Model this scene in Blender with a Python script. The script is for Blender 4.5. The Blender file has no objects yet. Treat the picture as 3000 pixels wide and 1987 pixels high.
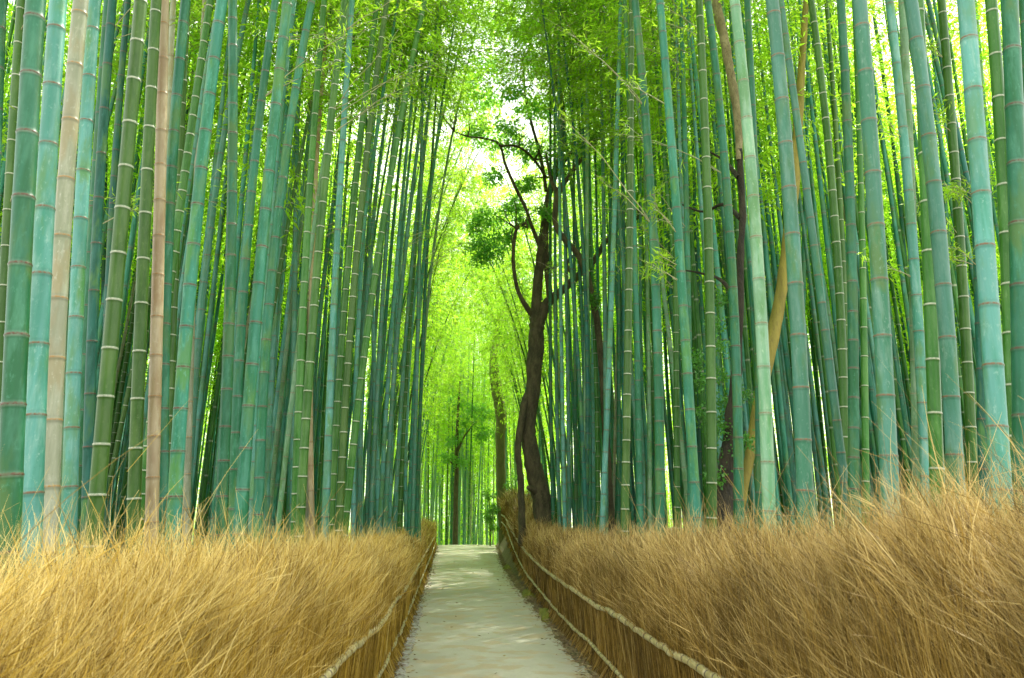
import bpy, math, random
import numpy as np
from mathutils import Vector

random.seed(7)
RNG = np.random.default_rng(11)
C = bpy.context.scene.collection
SC = bpy.context.scene
R = math.radians

# ------------------------------------------------------------------ camera
FPX = 2200.0            # focal length in pixels of the 3000 px wide photograph
HZ = 1500.0             # row of the horizon
VX = 1380.0             # column the path runs to
CAMH = 1.7
PITCH = math.atan((HZ - 993.5) / FPX)
YAW = math.atan((1500 - VX) / FPX * math.cos(PITCH))
Fw = np.array([math.sin(YAW) * math.cos(PITCH), math.cos(YAW) * math.cos(PITCH), math.sin(PITCH)])
Rt = np.array([math.cos(YAW), -math.sin(YAW), 0.0])
Up = np.cross(Rt, Fw)
EYE = np.array([0, 0, CAMH])


def at(px, py, Y):
    """world point at depth Y along the path whose bearing was measured at px, py"""
    d = Fw * FPX + Rt * (px - 1500) + Up * (993.5 - py)
    return EYE + d * (Y / d[1])


cam_d = bpy.data.cameras.new('camera')
cam = bpy.data.objects.new('camera', cam_d)
C.objects.link(cam)
cam_d.sensor_width = 36
cam_d.lens = FPX / 3000 * 36
cam_d.clip_end = 2000
cam_d.clip_start = 0.05
cam.location = EYE
cam.rotation_euler = (math.pi / 2 + PITCH, 0, -YAW)
cam_d.dof.use_dof = True
cam_d.dof.focus_distance = 9.0
cam_d.dof.aperture_fstop = 5.6
SC.camera = cam

# ------------------------------------------------------------------ tagging


def tag(o, label=None, cat=None, group=None, kind=None):
    if label: o['label'] = label
    if cat: o['category'] = cat
    if group: o['group'] = group
    if kind: o['kind'] = kind
    return o


def empty(name, loc=(0, 0, 0)):
    o = bpy.data.objects.new(name, None)
    o.empty_display_size = 0.2
    C.objects.link(o)
    o.location = loc
    return o


def mesh_np(name, V, F, mats, attrs=None, smooth=True, fm=None):
    """V (n,3); F (m,k) one face size, or list of such arrays"""
    me = bpy.data.meshes.new(name)
    V = np.asarray(V, np.float32)
    Fs = F if isinstance(F, list) else [F]
    Fs = [np.asarray(f, np.int32) for f in Fs if len(f)]
    me.vertices.add(len(V))
    me.vertices.foreach_set('co', V.ravel())
    idx = np.concatenate([f.ravel() for f in Fs])
    tot = np.concatenate([np.full(len(f), f.shape[1], np.int32) for f in Fs])
    me.loops.add(len(idx))
    me.loops.foreach_set('vertex_index', idx)
    me.polygons.add(len(tot))
    st = np.concatenate([[0], np.cumsum(tot)[:-1]]).astype(np.int32)
    me.polygons.foreach_set('loop_start', st)
    me.polygons.foreach_set('loop_total', tot)
    if smooth:
        me.polygons.foreach_set('use_smooth', np.ones(len(tot), bool))
    if fm is not None:
        me.polygons.foreach_set('material_index', np.asarray(fm, np.int32))
    for m in (mats if isinstance(mats, (list, tuple)) else [mats]):
        me.materials.append(m)
    for k, a in (attrs or {}).items():
        at_ = me.attributes.new(k, 'FLOAT', 'POINT')
        at_.data.foreach_set('value', np.asarray(a, np.float32))
    me.update()
    me.validate()
    return me


def link(name, me, parent=None, loc=None):
    o = bpy.data.objects.new(name, me)
    C.objects.link(o)
    if parent is not None: o.parent = parent
    if loc is not None: o.location = loc
    return o


# ------------------------------------------------------------------ materials
def new_mat(name):
    m = bpy.data.materials.new(name)
    m.use_nodes = True
    nt = m.node_tree
    nt.nodes.clear()
    out = nt.nodes.new('ShaderNodeOutputMaterial')
    return m, nt, out


def N(nt, t, **kw):
    n = nt.nodes.new(t)
    for k, v in kw.items():
        if k.startswith('i_'):
            n.inputs[k[2:].replace('_', ' ')].default_value = v
        else:
            setattr(n, k, v)
    return n


def mixc(nt, fac, a, b, mode='MIX'):
    n = nt.nodes.new('ShaderNodeMix')
    n.data_type = 'RGBA'
    n.blend_type = mode
    for sock, v in ((n.inputs[0], fac), (n.inputs[6], a), (n.inputs[7], b)):
        if hasattr(v, 'is_output'): nt.links.new(v, sock)
        elif isinstance(v, (int, float)): sock.default_value = v
        else: sock.default_value = (*v, 1)
    return n.outputs[2]


def ramp(nt, src, p0, p1, v0=0.0, v1=1.0):
    n = nt.nodes.new('ShaderNodeMapRange')
    n.inputs[1].default_value = p0; n.inputs[2].default_value = p1
    n.inputs[3].default_value = v0; n.inputs[4].default_value = v1
    n.clamp = True
    n.interpolation_type = 'SMOOTHSTEP'
    nt.links.new(src, n.inputs[0])
    return n.outputs[0]


def math_(nt, op, a, b=None):
    n = nt.nodes.new('ShaderNodeMath')
    n.operation = op
    for s, v in ((n.inputs[0], a), (n.inputs[1], b)):
        if v is None: continue
        if hasattr(v, 'is_output'): nt.links.new(v, s)
        else: s.default_value = v
    return n.outputs[0]


def noise(nt, scale, detail=3, stretch=(1, 1, 1), coord='Object', rough=0.55, rnd=None):
    tc = nt.nodes.new('ShaderNodeTexCoord')
    mp = nt.nodes.new('ShaderNodeMapping')
    mp.inputs['Scale'].default_value = stretch
    nt.links.new(tc.outputs[coord], mp.inputs[0])
    if rnd is not None:
        cb = nt.nodes.new('ShaderNodeCombineXYZ')
        m = math_(nt, 'MULTIPLY', rnd, 57.0)
        nt.links.new(m, cb.inputs[0]); nt.links.new(m, cb.inputs[2])
        nt.links.new(cb.outputs[0], mp.inputs['Location'])
    n = nt.nodes.new('ShaderNodeTexNoise')
    n.inputs['Scale'].default_value = scale
    n.inputs['Detail'].default_value = detail
    n.inputs['Roughness'].default_value = rough
    nt.links.new(mp.outputs[0], n.inputs['Vector'])
    return n.outputs[0]


def attr(nt, name):
    n = nt.nodes.new('ShaderNodeAttribute')
    n.attribute_name = name
    return n.outputs['Fac']


def culm_mat(name, c1, c2, pale, ring, bloom, bloom_w, pale_amt=0.35, rough=0.42, patch=(0.085, 0.20, 0.035)):
    m, nt, out = new_mat(name)
    oi = nt.nodes.new('ShaderNodeObjectInfo')
    rnd = oi.outputs['Random']
    n1 = noise(nt, 1.0, 3, (9, 9, 0.9), rnd=rnd)
    n2 = noise(nt, 1.0, 4, (14, 14, 3.0), rnd=rnd, rough=0.65)
    n3 = noise(nt, 1.0, 3, (90, 90, 1.6), rnd=rnd)
    n4 = noise(nt, 60.0, 3, rnd=rnd)
    c = mixc(nt, ramp(nt, n1, 0.4, 0.6), c1, c2)
    c = mixc(nt, ramp(nt, n2, 0.46, 0.68, 0, pale_amt * 1.25), c, pale)
    c = mixc(nt, ramp(nt, n3, 0.3, 0.8, 0.0, 0.22), c, tuple(x * 0.6 for x in c1))
    c = mixc(nt, ramp(nt, n4, 0.62, 0.75, 0.0, 0.25), c, tuple(x * 0.5 for x in c1))
    n5 = noise(nt, 1.0, 4, (6, 6, 1.7), rnd=math_(nt, 'ADD', rnd, 0.37), rough=0.6)
    c = mixc(nt, ramp(nt, n5, 0.48, 0.64, 0.0, 0.75), c, patch)
    n6 = noise(nt, 1.0, 5, (45, 45, 22), rnd=rnd, rough=0.7)
    c = mixc(nt, ramp(nt, n6, 0.56, 0.68, 0.0, 0.5), c, pale)
    sg = attr(nt, 'seg')                      # each internode has weathered its own way
    c = mixc(nt, ramp(nt, sg, 0.0, 1.0, 0.0, 0.45), c, tuple(min(1, x * 0.62) for x in c2))
    hs = nt.nodes.new('ShaderNodeHueSaturation')
    nt.links.new(c, hs.inputs['Color'])
    nt.links.new(ramp(nt, rnd, 0, 1, 0.485, 0.515), hs.inputs['Hue'])
    nt.links.new(ramp(nt, rnd, 0, 1, 0.78, 1.22), hs.inputs['Value'])
    c = hs.outputs[0]
    nd = attr(nt, 'nd'); side = attr(nt, 'side')
    bl = math_(nt, 'MULTIPLY', ramp(nt, nd, bloom_w * 0.3, bloom_w, bloom, 0.0), ramp(nt, n2, 0.3, 0.6, 0.35, 1.15))
    bl = math_(nt, 'MULTIPLY', bl, ramp(nt, side, -0.15, 0.15, 1.0, 0.25))
    c = mixc(nt, bl, c, (0.62, 0.68, 0.55))
    c = mixc(nt, ramp(nt, nd, 0.016, 0.034, 0.30, 0.0), c, tuple(x * 0.45 for x in c1))
    c = mixc(nt, math_(nt, 'MULTIPLY', ramp(nt, nd, 0.0035, 0.009, 1.0, 0.0), ramp(nt, n4, 0.38, 0.6, 1.0, 0.45)), c, ring)
    p = N(nt, 'ShaderNodeBsdfPrincipled')
    nt.links.new(c, p.inputs['Base Color'])
    p.inputs['Roughness'].default_value = rough
    p.inputs['Specular IOR Level'].default_value = 0.28
    bmp = nt.nodes.new('ShaderNodeBump')
    bmp.inputs['Strength'].default_value = 0.12
    bmp.inputs['Distance'].default_value = 0.004
    nt.links.new(n3, bmp.inputs['Height'])
    nt.links.new(bmp.outputs[0], p.inputs['Normal'])
    nt.links.new(p.outputs[0], out.inputs[0])
    return m


BR = (0.10, 0.055, 0.03)
MC = {
    'P': culm_mat('pale_turquoise_culm', (0.045, 0.215, 0.125), (0.090, 0.285, 0.215), (0.26, 0.42, 0.33), (0.16, 0.10, 0.05), 0.15, 0.02),
    'T': culm_mat('teal_culm', (0.015, 0.14, 0.050), (0.032, 0.20, 0.115), (0.10, 0.33, 0.21), BR, 0.25, 0.022, 0.45),
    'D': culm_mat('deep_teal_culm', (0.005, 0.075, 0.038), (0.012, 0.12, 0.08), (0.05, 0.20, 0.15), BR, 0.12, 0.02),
    'G': culm_mat('green_culm', (0.026, 0.115, 0.004), (0.050, 0.165, 0.022), (0.14, 0.26, 0.08), (0.42, 0.46, 0.32), 0.6, 0.014, 0.3, 0.33),
    'L': culm_mat('pale_green_culm', (0.11, 0.30, 0.12), (0.20, 0.38, 0.22), (0.42, 0.54, 0.36), (0.20, 0.17, 0.08), 0.35, 0.022),  # pale green skin; on sunlit culms the sunlight is put into this colour
    'B': culm_mat('straw_culm', (0.38, 0.31, 0.15), (0.50, 0.42, 0.24), (0.58, 0.52, 0.36), (0.30, 0.17, 0.06), 0.15, 0.015, patch=(0.30, 0.20, 0.09)),
    'W': culm_mat('grey_beige_culm', (0.22, 0.25, 0.15), (0.31, 0.33, 0.22), (0.46, 0.47, 0.36), (0.32, 0.20, 0.07), 0.15, 0.015, patch=(0.26, 0.22, 0.11)),
}


def leaf_mat(name, c1, c2, trans, tfac=0.5, rough=0.45):
    m, nt, out = new_mat(name)
    oi = nt.nodes.new('ShaderNodeObjectInfo')
    lv = attr(nt, 'lv')
    c = mixc(nt, lv, c1, c2)
    t = mixc(nt, lv, trans, tuple(x * 0.72 for x in trans))
    n = noise(nt, 0.55, 2, coord='Object')
    c = mixc(nt, ramp(nt, n, 0.35, 0.7, 0.0, 0.5), c, tuple(x * 0.6 for x in c1))
    rv = ramp(nt, oi.outputs['Random'], 0, 1, 0.75, 1.2)
    outs = []
    for s in (c, t):
        hs = nt.nodes.new('ShaderNodeHueSaturation')
        nt.links.new(s, hs.inputs['Color']); nt.links.new(rv, hs.inputs['Value'])
        outs.append(hs.outputs[0])
    p = N(nt, 'ShaderNodeBsdfPrincipled')
    nt.links.new(outs[0], p.inputs['Base Color'])
    p.inputs['Roughness'].default_value = rough
    tr = N(nt, 'ShaderNodeBsdfTranslucent')
    nt.links.new(outs[1], tr.inputs[0])
    mx = nt.nodes.new('ShaderNodeMixShader')
    mx.inputs[0].default_value = tfac
    nt.links.new(p.outputs[0], mx.inputs[1]); nt.links.new(tr.outputs[0], mx.inputs[2])
    nt.links.new(mx.outputs[0], out.inputs[0])
    return m


M_BLEAF = leaf_mat('bamboo_leaf', (0.075, 0.22, 0.006), (0.26, 0.45, 0.012), (0.56, 0.92, 0.05), 0.66)
M_ELEAF = leaf_mat('evergreen_leaf', (0.06, 0.23, 0.03), (0.13, 0.36, 0.08), (0.34, 0.75, 0.07), 0.5, 0.3)
M_IVY = leaf_mat('ivy_leaf', (0.05, 0.24, 0.03), (0.10, 0.34, 0.04), (0.2, 0.5, 0.05), 0.4, 0.35)
M_LITTER = leaf_mat('dry_leaf', (0.24, 0.17, 0.08), (0.42, 0.36, 0.16), (0.3, 0.22, 0.1), 0.15, 0.8)


def simple_mat(name, c1, c2, scale, stretch=(1, 1, 1), rough=0.8, bump=0.3, bscale=None, c3=None, bd=0.01):
    m, nt, out = new_mat(name)
    n1 = noise(nt, scale, 5, stretch)
    n2 = noise(nt, scale * 6, 4, stretch)
    c = mixc(nt, ramp(nt, n1, 0.32, 0.68), c1, c2)
    if c3: c = mixc(nt, ramp(nt, n2, 0.5, 0.7, 0, 0.7), c, c3)
    p = N(nt, 'ShaderNodeBsdfPrincipled')
    nt.links.new(c, p.inputs['Base Color'])
    p.inputs['Roughness'].default_value = rough
    b = nt.nodes.new('ShaderNodeBump')
    b.inputs['Strength'].default_value = bump
    b.inputs['Distance'].default_value = bd
    nt.links.new(noise(nt, bscale or scale * 5, 5, stretch), b.inputs['Height'])
    nt.links.new(b.outputs[0], p.inputs['Normal'])
    nt.links.new(p.outputs[0], out.inputs[0])
    return m


M_BARK = simple_mat('olive_bark', (0.045, 0.040, 0.016), (0.11, 0.092, 0.042), 3, (3, 3, 1.1), 0.85, 1.0, 16, (0.13, 0.14, 0.05), 0.05)
M_BARKM = simple_mat('mossy_bark', (0.10, 0.11, 0.035), (0.17, 0.15, 0.06), 2.5, (3, 3, 0.8), 0.85, 0.6, 12, (0.20, 0.20, 0.07), 0.03)
M_BARKB = simple_mat('black_bark', (0.015, 0.014, 0.008), (0.04, 0.034, 0.016), 4, (3, 3, 1), 0.9, 0.9, 12, None, 0.04)
M_BARKP = simple_mat('pale_bark', (0.16, 0.14, 0.06), (0.27, 0.24, 0.12), 4, (2, 2, 1), 0.85, 0.6, 16, (0.07, 0.06, 0.03), 0.02)
M_YEL = simple_mat('yellow_bark', (0.17, 0.15, 0.018), (0.29, 0.25, 0.035), 2.0, (3, 3, 0.6), 0.7, 0.5, 8, (0.15, 0.12, 0.02), 0.02)
M_RAIL0 = simple_mat('rail_bamboo', (0.30, 0.27, 0.10), (0.46, 0.40, 0.20), 8, (2, 2, 2), 0.5, 0.25, 60, (0.20, 0.18, 0.07), 0.003)
M_RAIL = M_RAIL0
_nt = M_RAIL.node_tree
_p = [x for x in _nt.nodes if x.type == 'BSDF_PRINCIPLED'][0]
_src = _p.inputs['Base Color'].links[0].from_socket
_nt.links.new(mixc(_nt, attr(_nt, 'jd'), _src, (0.035, 0.026, 0.016)), _p.inputs['Base Color'])
M_TWIGB = simple_mat('branch_skin', (0.25, 0.30, 0.10), (0.36, 0.36, 0.16), 3, rough=0.6, bump=0.0)
M_TWIGP = simple_mat('pale_twig', (0.30, 0.34, 0.17), (0.42, 0.40, 0.22), 3, rough=0.6, bump=0.0)
M_TIE = simple_mat('rope', (0.02, 0.016, 0.012), (0.05, 0.04, 0.03), 40, rough=0.9, bump=0.4)


def path_mat():
    m, nt, out = new_mat('path_surface')
    n1 = noise(nt, 0.55, 5, (1, 0.6, 1)); n2 = noise(nt, 35, 4); n3 = noise(nt, 160, 2); n4 = noise(nt, 2.4, 5)
    c = mixc(nt, ramp(nt, n1, 0.35, 0.65), (0.36, 0.355, 0.265), (0.49, 0.475, 0.365))
    c = mixc(nt, ramp(nt, n4, 0.48, 0.60, 0, 0.75), c, (0.42, 0.335, 0.19))
    c = mixc(nt, ramp(nt, n2, 0.45, 0.7, 0, 0.35), c, (0.34, 0.33, 0.25))
    c = mixc(nt, ramp(nt, n3, 0.55, 0.7, 0, 0.4), c, (0.48, 0.46, 0.38))
    p = N(nt, 'ShaderNodeBsdfPrincipled')
    nt.links.new(c, p.inputs['Base Color']); p.inputs['Roughness'].default_value = 0.85
    b = nt.nodes.new('ShaderNodeBump'); b.inputs['Strength'].default_value = 0.35; b.inputs['Distance'].default_value = 0.006
    nt.links.new(n3, b.inputs['Height']); nt.links.new(b.outputs[0], p.inputs['Normal'])
    nt.links.new(p.outputs[0], out.inputs[0])
    return m


M_PATH = path_mat()
M_GROUND = simple_mat('forest_floor', (0.10, 0.075, 0.04), (0.20, 0.16, 0.08), 1.6, rough=0.95, bump=0.8, bscale=22, c3=(0.09, 0.12, 0.035), bd=0.04)
M_STONE = simple_mat('kerb_stone', (0.30, 0.30, 0.25), (0.42, 0.41, 0.35), 5, rough=0.85, bump=0.5, bscale=50)
M_MOSS = simple_mat('moss', (0.10, 0.12, 0.01), (0.20, 0.20, 0.02), 9, rough=0.95, bump=0.8, bscale=60)


def straw_mat(name, ca, cb, cc):
    m, nt, out = new_mat(name)
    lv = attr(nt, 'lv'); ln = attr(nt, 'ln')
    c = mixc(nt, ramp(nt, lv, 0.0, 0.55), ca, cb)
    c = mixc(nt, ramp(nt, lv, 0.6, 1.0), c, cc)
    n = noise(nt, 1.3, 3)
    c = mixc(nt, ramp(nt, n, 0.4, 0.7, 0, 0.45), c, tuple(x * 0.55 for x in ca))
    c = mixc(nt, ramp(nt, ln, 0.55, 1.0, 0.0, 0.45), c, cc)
    p = N(nt, 'ShaderNodeBsdfPrincipled')
    nt.links.new(c, p.inputs['Base Color']); p.inputs['Roughness'].default_value = 0.55
    p.inputs['Specular IOR Level'].default_value = 0.3
    tr = N(nt, 'ShaderNodeBsdfTranslucent'); nt.links.new(c, tr.inputs[0])
    mx = nt.nodes.new('ShaderNodeMixShader'); mx.inputs[0].default_value = 0.25
    nt.links.new(p.outputs[0], mx.inputs[1]); nt.links.new(tr.outputs[0], mx.inputs[2])
    nt.links.new(mx.outputs[0], out.inputs[0])
    return m


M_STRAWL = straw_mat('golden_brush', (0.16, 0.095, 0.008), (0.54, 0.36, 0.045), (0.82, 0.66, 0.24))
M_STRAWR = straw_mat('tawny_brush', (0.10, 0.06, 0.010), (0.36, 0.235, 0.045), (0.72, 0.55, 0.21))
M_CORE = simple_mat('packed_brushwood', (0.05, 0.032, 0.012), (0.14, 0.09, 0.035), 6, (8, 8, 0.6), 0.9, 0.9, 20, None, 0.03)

# ------------------------------------------------------------------ terrain functions
PL = [(-2, -1.02), (2, -0.90), (5, -0.80), (7.7, -0.74), (12, -0.86), (15.6, -0.98), (26.7, -1.3), (41, -1.75), (60, -1.6)]
PR = [(-2, 1.60), (4, 1.46), (7.7, 1.33), (10, 1.22), (14.4, 1.16), (18.7, 1.05), (26.7, 1.03), (37, 1.26), (60, 1.6)]
FL = [(0.3, -1.16), (4, -1.03), (7, -0.93), (10, -0.97), (15, -1.12), (27, -1.45), (41, -1.9)]
FR = [(0.3, 1.72), (4, 1.64), (7, 1.53), (13, 1.42), (18, 1.34), (22, 1.30), (27, 1.30), (34, 1.42)]


def interp(tab, y):
    xs = [a for a, _ in tab]; ys = [b for _, b in tab]
    return np.interp(y, xs, ys)


def crest(Y):
    Y = np.asarray(Y, float)
    return -np.clip(Y - 41, 0, None) ** 1.15 * 0.12 + 0.0 * Y


def bankR(Y):
    return np.interp(Y, [0, 13, 18, 22, 27, 34, 60], [0, 0, 0.16, 0.45, 0.9, 1.0, 1.0])


def ground(X, Y):
    X = np.asarray(X, float); Y = np.asarray(Y, float)
    r = np.clip((X - (interp(FR, Y) - 0.08)) / 0.5, 0, 1) * bankR(Y) * np.clip((60 - Y) / 25, 0, 1)
    l = np.clip((-X - 1.6) / 1.5, 0, 1) * 0.06
    return crest(np.clip(Y, 0, 120)) + r + l


# ground sheet
gx = np.concatenate([np.linspace(-400, -30, 12), np.linspace(-28, -4, 20), np.linspace(-3.5, 4, 60), np.linspace(4.5, 28, 20), np.linspace(30, 400, 12)])
gy = np.concatenate([np.linspace(-200, -6, 8), np.linspace(-4, 60, 130), np.linspace(62, 120, 20), np.linspace(140, 900, 8)])
GX, GY = np.meshgrid(gx, gy)
GZ = ground(GX, GY) - 0.006 + (np.sin(GX * 2.1 + GY * 0.7) * np.cos(GY * 1.3) * 0.02) * (np.abs(GX) > 2.2)
nx = len(gx); ny = len(gy)
ii = (np.arange(ny - 1)[:, None] * nx + np.arange(nx - 1)[None]).ravel()
gf = np.stack([ii, ii + 1, ii + nx + 1, ii + nx], 1)
g = link('ground', mesh_np('ground', np.stack([GX, GY, GZ], -1).reshape(-1, 3), gf, M_GROUND))
tag(g, 'brown forest floor of soil and fallen leaves under the bamboo', 'ground', kind='structure')

# path
ys = np.linspace(-2, 60, 320)
t = np.linspace(0, 1, 17)
jl = interp(PL, ys) + 0.02 * np.sin(ys * 5.1) + 0.015 * np.sin(ys * 13.7)
jr = interp(PR, ys) + 0.025 * np.sin(ys * 4.3 + 1) + 0.02 * np.sin(ys * 11.3)
PX = jl[:, None] * (1 - t) + jr[:, None] * t
PYY = np.repeat(ys[:, None], len(t), 1)
PZ = crest(PYY) + 0.004 + 0.012 * (1 - (2 * t[None] - 1) ** 2)
ii = (np.arange(len(ys) - 1)[:, None] * len(t) + np.arange(len(t) - 1)[None]).ravel()
pf = np.stack([ii, ii + 1, ii + len(t) + 1, ii + len(t)], 1)
p = link('path', mesh_np('path', np.stack([PX, PYY, PZ], -1).reshape(-1, 3), pf, M_PATH))
tag(p, 'pale grey beige paved footpath running straight between the brushwood fences', 'path', kind='structure')

# ------------------------------------------------------------------ tubes


def frames(P):
    P = np.asarray(P, float)
    T = np.gradient(P, axis=0)
    T /= np.linalg.norm(T, axis=1, keepdims=True) + 1e-9
    A = np.tile(np.array([1.0, 0.13, 0.07]), (len(P), 1))
    bad = np.abs((A * T).sum(1)) > 0.9
    A[bad] = (0.1, 0.2, 1.0)
    U = np.cross(T, A); U /= np.linalg.norm(U, axis=1, keepdims=True)
    W = np.cross(T, U)
    return U, W


def tube_arrays(P, r, k, base=0, cap=True, lump=0.0, rng=None):
    P = np.asarray(P, float); r = np.asarray(r, float)
    U, W = frames(P)
    a = np.linspace(0, 2 * math.pi, k, endpoint=False)
    rr = r[:, None] * np.ones((1, k))
    if lump:
        n = len(P)
        ph = rng.uniform(0, 6.28, 4)
        z = np.linspace(0, n * 0.35, n)[:, None]
        rr = rr * (1 + lump * (np.sin(a[None] * 2 + z * 0.8 + ph[0]) * 0.5 + np.sin(a[None] * 3 - z * 1.3 + ph[1]) * 0.4
                               + np.sin(z * 2.3 + ph[2]) * 0.35 + rng.normal(0, 0.12, (n, k))))
    V = P[:, None] + rr[..., None] * (U[:, None] * np.cos(a)[None, :, None] + W[:, None] * np.sin(a)[None, :, None])
    n = len(P)
    i = np.arange(n - 1)[:, None] * k; j = np.arange(k)[None]
    j2 = (j + 1) % k
    F = np.stack([i + j, i + j2, i + k + j2, i + k + j], -1).reshape(-1, 4) + base
    return V.reshape(-1, 3), F


def catmull(P, per=6):
    P = np.asarray(P, float)
    Q = np.vstack([2 * P[0] - P[1], P, 2 * P[-1] - P[-2]])
    out = []
    for i in range(1, len(Q) - 2):
        for s in np.linspace(0, 1, per, endpoint=False):
            a, b, c, d = Q[i - 1], Q[i], Q[i + 1], Q[i + 2]
            out.append(0.5 * (2 * b + (c - a) * s + (2 * a - 5 * b + 4 * c - d) * s * s + (3 * b - a - 3 * c + d) * s ** 3))
    out.append(P[-1])
    return np.array(out)


# ------------------------------------------------------------------ leaves and crowns
def leaf_quads(pos, direc, length, width, rng, droop=0.0):
    """pointed leaves: 4 verts each (base, side, tip, side) creased along the midrib"""
    n = len(pos)
    d = direc / (np.linalg.norm(direc, axis=1, keepdims=True) + 1e-9)
    rv = rng.normal(0, 1, (n, 3))
    s = np.cross(d, rv); s /= np.linalg.norm(s, axis=1, keepdims=True) + 1e-9
    L = np.asarray(length)[:, None] if np.ndim(length) else length
    Wd = np.asarray(width)[:, None] if np.ndim(width) else width
    mid = pos + d * L * 0.45
    tip = pos + d * L; tip[:, 2] -= droop * (L[:, 0] if np.ndim(L) else L)
    V = np.stack([pos, mid + s * Wd * 0.5, tip, mid - s * Wd * 0.5], 1).reshape(-1, 3)
    i = np.arange(n)[:, None] * 4
    F = np.hstack([i, i + 1, i + 2, i + 3])
    lv = np.repeat(rng.uniform(0, 1, n), 4)
    return V, F, lv


def make_crown(seed, L, Rad, nbr, per, ll, lw):
    rng = np.random.default_rng(seed)
    bv, bf = [], []; nb = 0
    pos, dr = [], []
    V, F = tube_arrays(np.stack([np.zeros(24), np.zeros(24), np.linspace(0, L * 0.99, 24)], 1), np.full(24, 0.008), 4, 0)
    bv.append(V); bf.append(F); nb = len(V)
    for b in range(nbr):
        u = rng.uniform(0, 1) ** 0.9
        z0 = u * L
        prof = math.sin(math.pi * min(1, 0.22 + 0.78 * u) ** 0.9) * 0.75 + 0.28
        bl = Rad * prof * rng.uniform(0.6, 1.15)
        a = rng.uniform(0, 2 * math.pi)
        out = np.array([math.cos(a), math.sin(a), 0])
        rise = rng.uniform(0.35, 0.9)
        s = np.linspace(0, 1, 6)
        P = np.outer(s * bl, out) + np.array([0, 0, z0])
        P[:, 2] += bl * (rise * s - (rise * 0.75 + 0.25) * s ** 2.2)
        P[:, :2] += rng.normal(0, 0.05, (6, 2)) * s[:, None]
        V, F = tube_arrays(P, np.linspace(0.007, 0.002, 6), 3, nb)
        bv.append(V); bf.append(F); nb += len(V)
        k = per
        ss = rng.uniform(0.25, 1.0, k) ** 0.8
        c = np.stack([np.interp(ss, s, P[:, q]) for q in range(3)], 1)
        c += rng.normal(0, 0.11, (k, 3)) * (0.4 + bl * 0.5)
        # sprays of 5 leaves sharing one twig end
        for q in range(k):
            base = out * 0.7 + rng.normal(0, 0.55, 3); base[2] -= 0.25
            for e in range(5):
                pos.append(c[q] + rng.normal(0, 0.045, 3))
                dr.append(base + rng.normal(0, 0.45, 3))
    pos = np.array(pos); dr = np.array(dr)
    n = len(pos)
    V, F, lv = leaf_quads(pos, dr, rng.uniform(0.7, 1.25, n) * ll, rng.uniform(0.8, 1.2, n) * lw, rng, 0.15)
    leaves = mesh_np('bamboo_leaves', V, F, M_BLEAF, {'lv': lv}, smooth=False)
    br = mesh_np('bamboo_branches', np.vstack(bv), [np.vstack([q for q in bf])], M_TWIGB)
    return leaves, br


CROWN_N = [make_crown(100 + i, 7.0, 1.25, 48, 6, 0.13, 0.020) for i in range(4)]      # near crowns
CROWN_F = [make_crown(200 + i, 9.0, 1.8, 84, 9, 0.15, 0.030) for i in range(4)]     # farther crowns, fuller

# ------------------------------------------------------------------ bamboo
PLACED = []      # sampled axes of every culm, to keep them apart
ZS = np.linspace(0, 9, 10)


def axis_fn(pts, Y, H):
    """pts: (px,py) list -> function X(z); quadratic through measured points, eased above them"""
    W = np.array([at(px, py, Y) for px, py in pts])
    z = W[:, 2]; x = W[:, 0]
    deg = 2 if len(pts) >= 3 else 1
    cf = np.polyfit(z, x, deg)
    zt = z.max(); zb = z.min()
    dt = np.polyval(np.polyder(cf), zt); xt = np.polyval(cf, zt)
    db = np.polyval(np.polyder(cf), zb); xb = np.polyval(cf, zb)
    dt = float(np.clip(dt, -0.35, 0.35))

    def f(zz):
        zz = np.asarray(zz, float)
        a = np.polyval(cf, zz)
        up = xt + dt * (zz - zt)
        dn = xb + db * 0.6 * (zz - zb)
        return np.where(zz > zt, up, np.where(zz < zb, dn, a))
    return f


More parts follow.
